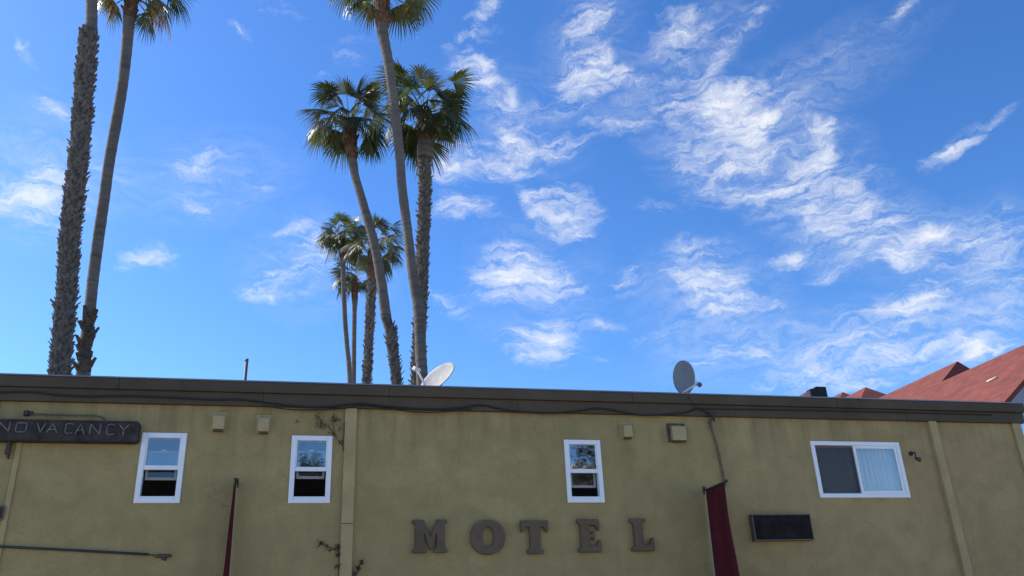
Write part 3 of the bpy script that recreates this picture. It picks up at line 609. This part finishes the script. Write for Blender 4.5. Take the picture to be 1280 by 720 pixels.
def dish(c, normal, roll, rx, rz, label, dmat, arm_len, lz=.72, roof=5.87, foot=None):
    foot = foot or Vector((c.x, c.y+.1, roof))
    t = thing('satellite_dish', foot, label, 'satellite dish', 'satellite dishes on the motel roof')
    F = frame(c, normal, roll)
    m = dish_mesh(rx, rz, .16*rz); m.v = [tuple(F @ Vector(v)) for v in m.v]
    o = m.build('reflector', dmat, t, recalc=False); md = o.modifiers.new('thick', 'SOLIDIFY'); md.thickness = .016; md.offset = 0
    back = F @ Vector((0, -.02, 0)); bot = F @ Vector((0, .14*rz, -rz*.98)); lnb = F @ Vector((0, arm_len, -rz*lz))
    m = MB(); m.tube([F @ Vector((0, -.05, -rz*.35)), F @ Vector((0, -.03, -rz*.9)), bot, lnb], .02, 8); m.build('arm', LNBW, t)
    m = MB(); ax = (F @ Vector((0, .1*rz, .1*rz)) - lnb).normalized()
    m.tube([lnb-ax*.09, lnb-ax*.02], [.05, .05], 4, 0, False); m.build('receiver_box', LNBW if dmat is DISH_W else SIGNFRAME, t, .006)
    m = MB(); m.tube([lnb-ax*.02, lnb+ax*.03, lnb+ax*.06], [.022, .034, .034], 12); m.build('feed_horn', LNBW, t)
    m = MB(); m.tube([foot, Vector((foot.x, foot.y, c.z-.18)), back-(F.to_3x3() @ Vector((0, .06, 0))), F @ Vector((0, -.01, 0))], .026, 10); m.box(foot.x-.15, foot.x+.15, foot.y-.15, foot.y+.15, roof-.01, roof+.02); m.build('mast', STEEL, t)
    return t
# white dish lying back, opening up and to the left
YD = 15.2
c = at(549, 475, YD)
nrm = (-rt*.52+up*.80-fw*.36).normalized()
dish(c, nrm, R(0), .36, .42, 'weathered white satellite dish tilted back beside the tall palm trunks', DISH_W, .52)
c = at(852.5, 472, YD)
nrm = (rt*.60+up*.12-fw*.74).normalized()
dish(c, nrm, R(-8), .33, .34, 'upright grey satellite dish right of centre on the motel roof', DISH_G, .42, .42)

# chimney
YC = 18.5
a = at(1011, 487, YC); b = at(1032, 490, YC); c1 = at(1005, 490, YC+.6)
ch = thing('chimney', ((a.x+b.x)/2, YC+.3, 5.85), 'short brick chimney with shaded dark front and cowl left of the red roof', 'chimney')
m = MB(); m.box(a.x, b.x, YC, YC+.5, 5.85, a.z-.02); m.build('brick_stack', BRICK, ch, .01)
m = MB(); m.box(a.x-.0+.04, a.x+(b.x-a.x)*.42, YC-.025, YC+.2, 5.9, a.z+.02); m.box(a.x+(b.x-a.x)*.42+.003, b.x+.02, YC-.03, YC+.3, 5.9, at(1024,483.5,YC).z); m.build('shaded_front', COWL_SHADE, ch, .01)  # dark blocks paint shade over the brick front and form the stepped top

# ------------------------------------------------------------------ house with red hipped roofs
house = thing('red_roof_house', (22, 26, 0), 'house with stepped red shingle roofs and pale blue wall beyond the motel', 'house')
def hip(px, py, Y, Lback, pitch, halfw, hipl, zeave=None):       # ridge runs away from the street, hip end faces it
    p_ = at(px, py, Y); xr, zr = p_.x, p_.z; ze = zr-halfw*pitch
    yn, yf = Y-hipl, Y+Lback
    v = [(xr,Y,zr),(xr,yf,zr),(xr-halfw,yn,ze),(xr+halfw,yn,ze),(xr+halfw,yf,ze),(xr-halfw,yf,ze),
         (xr-halfw,yn,ze-.12),(xr+halfw,yn,ze-.12),(xr+halfw,yf,ze-.12),(xr-halfw,yf,ze-.12)]
    m = MB(); m.add(v, [(0,2,3),(0,1,5,2),(0,3,4,1),(1,4,5),(2,6,7,3),(3,7,8,4),(4,8,9,5),(5,9,6,2),(6,9,8,7)]); m.build('roof', SHINGLE, house)
    m = MB(); m.box(xr-halfw+.35, xr+halfw-.35, yn+.35, yf-.3, 0, ze-.121); m.build('wall', BLUEWALL, house)
hip(1053.5, 490, 46, 5.5, .8, 3.2, 2.6)
hip(1082, 484, 38, 6.5, .8, 3.4, 3.0)
hip(1197, 451.5, 29, 8.0, .8, 4.3, .9)
# nearest roof: gable end towards the street
YN = 19.0
ra = at(1254, 504, YN); rb = at(1280, 474, YN); pit = (rb.z-ra.z)/(rb.x-ra.x)
best = None
for k in range(20, 900):                     # ridge height: where its line of sight crosses the surveyed skyline
    s_ = k*.01; P = Vector((ra.x+s_, YN, ra.z+s_*pit)); Q = P+Vector((0, 4.0, 0))
    def proj(p): d = p-EYE; z = d.dot(fw); return 640+FPX*d.dot(rt)/z, 360-FPX*d.dot(up)/z
    (x1_, y1_), (x2_, y2_) = proj(P), proj(Q); yy = y1_+(y2_-y1_)*(1252-x1_)/(x2_-x1_)
    if best is None or abs(yy-443.5) < best[0]: best = (abs(yy-443.5), s_)
s_ = best[1]; xr, zr = ra.x+s_, ra.z+s_*pit; hw = 4.6; ze = zr-hw*pit
yf = YN+9.5; v = [(xr,YN,zr),(xr-hw,YN,ze),(xr+hw,YN,ze),(xr,yf,zr),(xr-hw,yf,ze),(xr+hw,yf,ze)]
v += [(x, y, z-.16) for x, y, z in v]
m = MB(); m.add(v, [(0,3,4,1),(0,2,5,3),(6,7,10,9),(6,9,11,8),(0,1,7,6),(0,6,8,2),(3,9,10,4),(3,5,11,9),(1,4,10,7),(2,8,11,5)]); m.build('roof', SHINGLE, house)
m = MB(); yw = YN+.45
wl = [(xr-hw+.4, 0), (xr+hw-.4, 0), (xr+hw-.4, ze+.4*pit-.17), (xr, zr-.17), (xr-hw+.4, ze+.4*pit-.17)]
m.prism(wl, yw, yf-.4); m.build('wall', BLUEWALL, house)
q = at(1275, 541, yw); m = MB(); ring(m, q.x-.25, q.x+.95, q.z-1.0, q.z+.35, .07, yw-.03, yw+.01); hwn = m.build('window', WHITE, house, .006)
m = MB(); m.box(q.x-.18, q.x+.88, yw-.012, yw-.006, q.z-.93, q.z+.28); m.build('pane', glass_mat('dark house glass', .45, (.05,.06,.1,1)), hwn)
q1, q2 = at(1236, 478, 20.2), at(1246, 473.5, 20.2)
def on_roof(px, py, off):                    # a point on the near left slope
    d = ray(px, py); n_ = Vector((-pit, 0, 1)).normalized(); P0 = Vector((xr, YN, zr)); t_ = (P0-EYE).dot(n_)/d.dot(n_); return EYE+d*t_+n_*off
m = MB(); m.tube([on_roof(1235, 478, .03), on_roof(1247, 472.5, .03)], .035, 6); m.build('roof_batten', mat('bare wood', (.5, .42, .3), .8, .2, .15, 6), house)

# ------------------------------------------------------------------ across the street (seen only in the window panes)
sb = thing('white_building', (14, -19, 0), 'pale three storey building across the street, reflected in the panes', 'building')
m = MB(); m.box(9.5, 26, -26, -17, 0, 10.95); m.build('wall', mat('pale plaster', (.62, .60, .56), .85, .2, .06, 1.5), sb)
m = MB(); m.box(9.3, 26.2, -26.2, -16.8, 10.952, 11.4); m.build('parapet', mat('white plaster trim', (.74, .73, .70), .8, .2, .05, 2), sb, .02)
for k in range(5):
    for z in (1.2, 4.6, 8.0):
        m = MB(); m.box(10.6+k*3.1, 12.2+k*3.1, -16.99, -16.96, z, z+1.5); m.build('window', SIGNBOX, sb)
def street_tree(x, y, h, r, label, seed):
    rnd = random.Random(seed); t = thing('street_tree', (x, y, 0), label, 'tree', 'street trees reflected in the panes')
    m = MB(); m.tube([(x, y, 0), (x+.1, y, h*.35), (x-.1, y+.1, h*.62), (x, y, h*.9)], [.26, .2, .12, .04], 10)
    cl = []
    for k in range(26):
        q = rnd.random()*6.283; e = rnd.uniform(.35, 1); rr = r*rnd.uniform(.3, 1)*(1.15-e*.6); c = Vector((x+rr*math.cos(q), y+rr*math.sin(q), h*e)); cl.append(c)
        m.tube([(x, y, h*e*.72), (x+(c.x-x)*.5, y+(c.y-y)*.5, h*e*.88), c], [.06, .04, .015], 6)
    m.build('trunk', DRY, t); m = MB()
    for c in cl:
        for _ in range(150):
            p_ = c+Vector((rnd.gauss(0, .42), rnd.gauss(0, .42), rnd.gauss(0, .36))); u = Vector((rnd.gauss(0,1), rnd.gauss(0,1), rnd.gauss(0,1))).normalized()*.11; v = u.orthogonal().normalized()*.05
            g_ = rnd.uniform(.7, 1.2); m.add([p_-u, p_+v, p_+u, p_-v], [(0,1,2,3)], 0, False, (g_, g_, g_, 1))
    m.build('crown', FROND, t, recalc=False, colors=True)
street_tree(14.7, -13.5, 12.4, 1.7, 'leafy street tree in front of the pale building across the street', 3)
street_tree(.6, -15, 11.6, 1.9, 'leafy street tree standing alone across the street', 4)

# ------------------------------------------------------------------ palms
UP = Vector((0, 0, 1))
def frond(mb, pet, base, azim, elev, plen, Rr, bend, droop, rnd, col, nseg=26, phim=118, dead=False):
    az_ = azim; pts = []; p_ = Vector(base); n = 7
    for i in range(n+1):
        t = i/n; e_ = elev-bend*t*t
        pts.append(p_.copy()); F = Vector((math.cos(az_)*math.cos(e_), math.sin(az_)*math.cos(e_), math.sin(e_))); p_ = p_+F*(plen/n)
    pet.tube(pts, [.017-.008*i/n for i in range(n+1)], 5, 0, True, False)
    hinge = pts[-1]; e_ = elev-bend*1.25
    F = Vector((math.cos(az_)*math.cos(e_), math.sin(az_)*math.cos(e_), math.sin(e_))); Sd = Vector((-math.sin(az_), math.cos(az_), 0)); U = F.cross(Sd)
    tw = rnd.gauss(0, .35); Sd, U = Sd*math.cos(tw)+U*math.sin(tw), U*math.cos(tw)-Sd*math.sin(tw)
    cup = rnd.uniform(.25, .8); dphi = 2*R(phim)/nseg; KR = (0.03, .25, .48, .64, .78, .9, 1.0)
    for s_ in range(nseg):
        ph = -R(phim)+dphi*(s_+.5)
        Ls = Rr*(.80+.20*math.cos(ph))*rnd.uniform(.9, 1.06)
        if dead: Ls *= rnd.uniform(.5, 1.0)
        D = (F*math.cos(ph)+Sd*math.sin(ph)-U*cup*abs(math.sin(ph))**1.3).normalized(); T = (-F*math.sin(ph)+Sd*math.cos(ph)).normalized(); Nn = D.cross(T).normalized()
        if Nn.dot(U) < 0: Nn = -Nn
        vs = []; dr = droop*rnd.uniform(.7, 1.4); sw_ = rnd.gauss(0, .05); split = rnd.uniform(.40, .52)
        for k, t in enumerate(KR):
            r = Ls*t
            hwid = r*math.tan(dphi/2)*1.04 if t <= .5 else Ls*split*math.tan(dphi/2)*1.04*max(0, 1-((t-.48)/.52)**1.15)
            c_ = hinge+D*r-UP*(dr*Ls*t**2.6)+T*(sw_*Ls*max(0, t-.45))
            if t > .75: c_ += D*(-dr*Ls*.35*(t-.75)/.25)
            hwid = max(hwid, .0022)
            vs += [c_-T*hwid, c_+Nn*hwid*.55, c_+T*hwid]
        fs = []
        for k in range(len(KR)-1):
            o_ = k*3; fs += [(o_, o_+1, o_+4, o_+3), (o_+1, o_+2, o_+5, o_+4)]
        g_ = rnd.uniform(.88, 1.12)
        mb.add(vs, fs, 0, False, (col[0]*g_, col[1]*g_, col[2]*g_, 1))
def boots(mb, path, radf, z0_, z1_, rnd, per_m, size, tilt, mi=0, az_range=None):
    # stubs of cut fronds, in a spiral up the stem
    import bisect
    zs_ = [p.z for p in path]; n = int((z1_-z0_)*per_m)
    for i in range(n):
        z = z0_+(z1_-z0_)*(i+rnd.random()*.6)/n; j = min(max(bisect.bisect(zs_, z)-1, 0), len(path)-2); t = (z-zs_[j])/max(1e-6, zs_[j+1]-zs_[j]); c_ = path[j].lerp(path[j+1], t)
        q = i*2.39996+rnd.gauss(0, .12)
        if az_range and not (az_range[0] < (q % 6.2832) < az_range[1]): continue
        o_ = Vector((math.cos(q), math.sin(q), 0)); s_ = Vector((-math.sin(q), math.cos(q), 0)); rr = radf(z)
        a_ = tilt+rnd.gauss(0, .16); D = o_*math.sin(a_)+UP*math.cos(a_); Nn = o_*math.cos(a_)-UP*math.sin(a_); D = (D+s_*rnd.gauss(0, .18)).normalized()
        Ln = size*rnd.uniform(.6, 1.35); wb, wt, tb, tt = size*.46, size*rnd.uniform(.2, .36), size*.20, size*.09
        b_ = c_+o_*(rr-.02); e_ = b_+D*Ln; m_ = b_+D*Ln*.5-Nn*.01
        vs = []
        for (pp, ww, th) in ((b_, wb, tb), (m_, (wb+wt)*.48, (tb+tt)*.6), (e_, wt, tt)):
            vs += [pp-s_*ww, pp+s_*ww, pp+s_*ww*.6+Nn*th, pp-s_*ww*.6+Nn*th]
        fs = [(8,9,10,11)]
        for k in (0, 4): fs += [(k,k+1,k+5,k+4),(k+1,k+2,k+6,k+5),(k+2,k+3,k+7,k+6),(k+3,k,k+4,k+7)]
        mb.add(vs, fs, mi)
def palm(name, pts, Y, label, rough=None, crown=None, seed=1, nfr=25, Rr=.90, plen=.92, extra=(), dead=(), collar=(.9, 1.5), bootsize=.15, fuzz=None, lean=0, top_up=.0, tilt=.46, perm=80, efall=86):
    """pts: surveyed stem points (px, py, width px) from the top down; rough: (py top, py bottom) kept frond stubs"""
    rnd = random.Random(seed)
    P = [at(x, y, Y) for x, y, _ in pts]
    W = [w_/FPX*(p_-EYE).dot(fw) for p_, (_, _, w_) in zip(P, pts)]
    d = (P[-2]-P[-1]); d = d/d.z; zb_ = P[-1].z
    P.append(P[-1]-d*zb_*.5*.8-UP*0 if False else Vector((P[-1].x-d.x*zb_*.3, Y, zb_*.5))); W.append(W[-1]*1.06)
    P.append(Vector((P[-1].x-d.x*zb_*.1, Y, -.05))); W.append(W[-1]*1.25)
    P.reverse(); W.reverse()
    base = P[0].copy(); base.z = 0
    t = thing(name, base, label, 'palm tree', 'tall fan palms behind the motel')
    path = smoothpath(P, .12); path.sort(key=lambda v: v.z)
    zp = [p_.z for p_ in P]
    def rad(z):
        for i in range(len(zp)-1):
            if z <= zp[i+1]: u = max(0, (z-zp[i])/(zp[i+1]-zp[i])); return .5*(W[i]*(1-u)+W[i+1]*u)
        return .5*W[-1]
    if rough: rz1, rz0 = at(pts[0][0], rough[0], Y).z, (0.2 if rough[1] is None else at(pts[0][0], rough[1], Y).z)
    def isr(z): return rough and rz0 <= z <= rz1
    m = MB(); n = 22; vs = []; fs = []
    ph = rnd.random()*6
    for i, p_ in enumerate(path):
        r0 = rad(p_.z)*(.76 if isr(p_.z) else 1)
        for k in range(n):
            q = 2*math.pi*k/n; rr = r0*(1+.022*math.sin(i*2.1+.5*math.sin(q*2+ph))+.025*math.sin(q*3+p_.z*.8+ph)+.02*rnd.uniform(-1, 1))
            vs.append(p_+Vector((math.cos(q)*rr, math.sin(q)*rr, 0)))
    for i in range(len(path)-1):
        for k in range(n): k2 = (k+1) % n; fs.append((i*n+k, i*n+k2, (i+1)*n+k2, (i+1)*n+k))
    fs.append(tuple(range((len(path)-1)*n, len(path)*n)))
    m.add(vs, fs, 0, True)
    if rough:
        for i in range(len(path)-1):
            if isr(path[i].z):
                for k in range(n): m.m[i*n+k] = 1
    m.build('trunk', [BARK, CORE], t, recalc=False)
    if rough:
        m = MB(); boots(m, path, lambda z: rad(z)*.76, rz0, rz1, rnd, perm, bootsize, tilt); m.build('frond_stubs', STUBBARK, t)
    if fuzz:
        m = MB(); za, zb2_ = at(pts[0][0], fuzz[0], Y).z, at(pts[0][0], fuzz[1], Y).z
        boots(m, path, rad, min(za, zb2_), max(za, zb2_), rnd, fuzz[2], .22, .45, az_range=fuzz[3]); m.build('dead_fibre', CORE, t)
    top = path[-1]
    m = MB(); boots(m, path, lambda z: rad(z)*.95, top.z-collar[0], top.z+.05, rnd, 95, .20, .22)
    # fibrous heart of the crown
    hv = []; hf = []; nr = 7
    for i in range(nr+1):
        u = i/nr; rr = rad(top.z)*1.05*math.sqrt(max(0, 1-(u)**2))*(1 if u > 0 else .95)
        for k in range(10): q = .6283*k; hv.append(top+Vector((math.cos(q)*rr, math.sin(q)*rr, u*.45-.05)))
    for i in range(nr):
        for k in range(10): k2 = (k+1) % 10; hf.append((i*10+k, i*10+k2, (i+1)*10+k2, (i+1)*10+k))
    m.add(hv, hf, 0, True); m.build('leaf_base_collar', COLLAR, t)
    cr = MB(); pe = MB(); c0 = top+UP*.12
    for i in range(nfr):
        u = (i+.5)/nfr; q = i*2.39996+rnd.gauss(0, .25)
        e_ = R(80)-R(efall)*u**.9+rnd.gauss(0, .16)
        y_ = rnd.choice((.5, .75, 1.0, 1.15, 1.4)); col = (y_*rnd.uniform(.9, 1.35), y_, y_*rnd.uniform(.6, 1.1))
        frond(cr, pe, c0+Vector((math.cos(q), math.sin(q), 0))*.09+UP*(.18*(1-u)), q, e_, plen*rnd.uniform(.6, 1.25)*(1-.2*(u < .12)), Rr*rnd.uniform(.68, 1.15),
              R(14)+R(34)*u*rnd.uniform(.6, 1.3), .14+.27*u*rnd.uniform(.5, 1.5), rnd, col, phim=rnd.uniform(70, 108) if u > .12 else 50)
    for (q, e_, pl_, rr_, bd, dp) in extra:
        y_ = rnd.uniform(.9, 1.3); frond(cr, pe, c0, R(q), R(e_), pl_, rr_, R(bd), dp, rnd, (y_*1.15, y_, y_*.7))
    c_ = cr.build('crown', FROND, t, recalc=False, colors=True)
    pe.build('frond_stalks', PETIOLE, t)
    if dead:
        dm = MB(); dp_ = MB()
        for (q, e_, pl_, rr_, bd, dpv) in dead:
            y_ = rnd.uniform(.7, 1.2); frond(dm, dp_, c0-UP*.12, R(q), R(e_), pl_, rr_, R(bd), dpv, rnd, (y_, y_*.95, y_*.9), 18, 85, True)
        o1 = dm.build('dead_fronds', DEAD, t, recalc=False, colors=True); dp_.build('dead_stalks', COLLAR, o1)
    return t
palm('fan_palm', [(114,-95,13),(114,-40,13),(114.5,0,13.5),(114,30,14),(110,47,26),(106,100,27),(98,200,27),(92,250,28),(87,300,28),(83.5,360,29),(79,410,29),(76,450,29),(74.5,470,30)], 21,
     'thickest palm at far left with a shaggy stubbed trunk and bare upper stem', rough=(44, None), seed=11, bootsize=.15, dead=((200,-50,.5,.5,20,.5),), perm=95)
palm('fan_palm', [(165,-4,14),(162,20,14),(160,40,13.5),(154,100,12.5),(146,150,13),(137,200,13),(130,250,13),(122.5,300,13.5),(116,350,13.5),(111,400,14),(106,440,15),(104,470,17)], 23,
     'slim bare palm leaning right beside the shaggy trunk at far left', seed=5, nfr=16, efall=66, collar=(.9, 1), fuzz=(395, 472, 50, (3.9, 6.29)),
     extra=((-5,8,1.3,.95,40,.4),(-12,-40,1.0,.8,30,.2),(160,-30,.75,.7,40,.5),(200,-15,.8,.7,40,.5),(10,0,.9,.8,40,.4)), dead=((-5,-30,1.2,.75,25,.5),(12,-12,1.2,.7,45,.6),(0,-20,.9,.6,45,.7),(-15,-5,1.0,.6,50,.7),(185,5,.9,.5,55,.7),(175,-30,.6,.5,20,.6),(20,-40,.8,.6,20,.5)))
palm('fan_palm', [(436.5,160,13),(437.5,178,15),(438.5,190,11.5),(444,220,10.5),(447.5,232,10.5),(460,275,11.5),(469,309,12),(477,354,12.5),(483,399,13.5),(488,412,18),(491,440,16.5),(496,485,16)], 21.5,
     'short leaning palm whose curved trunk is stubbed near the roof edge', rough=(404, None), seed=21, nfr=38, Rr=.86, plen=.80, efall=92, collar=(1.05, 1), bootsize=.13,
     extra=((185,-35,.6,.62,30,.4),(-20,-40,.85,.62,25,.35),(15,-25,.8,.65,30,.4)), dead=((200,5,.9,.45,30,.5),), perm=75)
palm('fan_palm', [(477.5,-8,16),(477.5,12,15.5),(478.5,40,14),(485,75,12.5),(492,125,12),(500,200,11.5),(502,230,11.5),(509,286,12),(516,342,12.5),(524,391,14),(526,440,14),(528,485,14.5)], 20,
     'tallest bare palm of the middle group rising past the stubbed trunk', seed=33, nfr=15, efall=64, collar=(1.2, 1),
     extra=((180,-8,.85,.75,40,.4),(188,-32,.95,.6,25,.3),(-14,-36,1.1,.8,12,.25),(0,2,1.05,.85,38,.35),(165,12,1.1,.75,35,.4),(215,-10,.8,.6,30,.35)), dead=((5,-12,.9,.55,50,.6),(-30,0,.9,.6,40,.6),(150,-40,.6,.45,20,.5)))
palm('fan_palm', [(531,148,14),(531,165,17),(531,189,20),(531,216,18),(531,240,18),(529.5,286,18),(527.5,342,19),(525,400,19),(523,450,19),(522,486,20)], 22.5,
     'stubbed palm with a full crown right of the tallest bare palm', rough=(200, None), seed=45, nfr=42, Rr=1.02, plen=1.0, efall=92, collar=(.95, 1), bootsize=.14,
     extra=((-10,-18,.8,.75,35,.45),(0,-42,.55,.6,25,.5),(170,-40,.7,.55,25,.4),(-95,-50,.5,.55,20,.4)), dead=(), perm=80)
palm('fan_palm', [(428,300,7),(428.5,315,7),(429,340,5.8),(431,395,6),(433.5,430,6),(437.5,481,6.2)], 47,
     'distant thin palm, taller of the two slender ones left of the leaning trunk', seed=52, nfr=30, Rr=1.1, plen=1.0, collar=(1.3, 1), dead=((-90,-60,.4,.6,15,.5),(180,-70,.4,.6,10,.5)), extra=((180,-5,.9,.8,50,.5),(175,15,1.0,.8,50,.4)))
palm('fan_palm', [(443,352,7),(443.5,378,7),(443,390,5.6),(442.5,430,5.7),(442,481,6)], 50,
     'distant thin palm, shorter with a ragged low crown behind the taller one', seed=61, nfr=22, Rr=1.05, plen=.95, collar=(1.3, 1), extra=((180,-10,.9,.85,50,.6),(190,10,1.0,.8,45,.5)), dead=((190,-35,.9,.8,40,.8),(170,-15,1.0,.7,60,.8),(185,-55,.7,.7,20,.8)))
palm('fan_palm', [(466.5,316,12),(466,335,14),(465,356,13),(463.5,380,13),(461.5,417,13),(458.5,481,13)], 42,
     'distant stubbed palm half hidden behind the leaning palm trunk', rough=(352, None), seed=77, nfr=34, Rr=1.1, plen=1.2, collar=(1.6, 1), bootsize=.2, extra=((0,-5,1.2,.85,30,.4),(-10,-30,1.0,.8,30,.4)), perm=42)
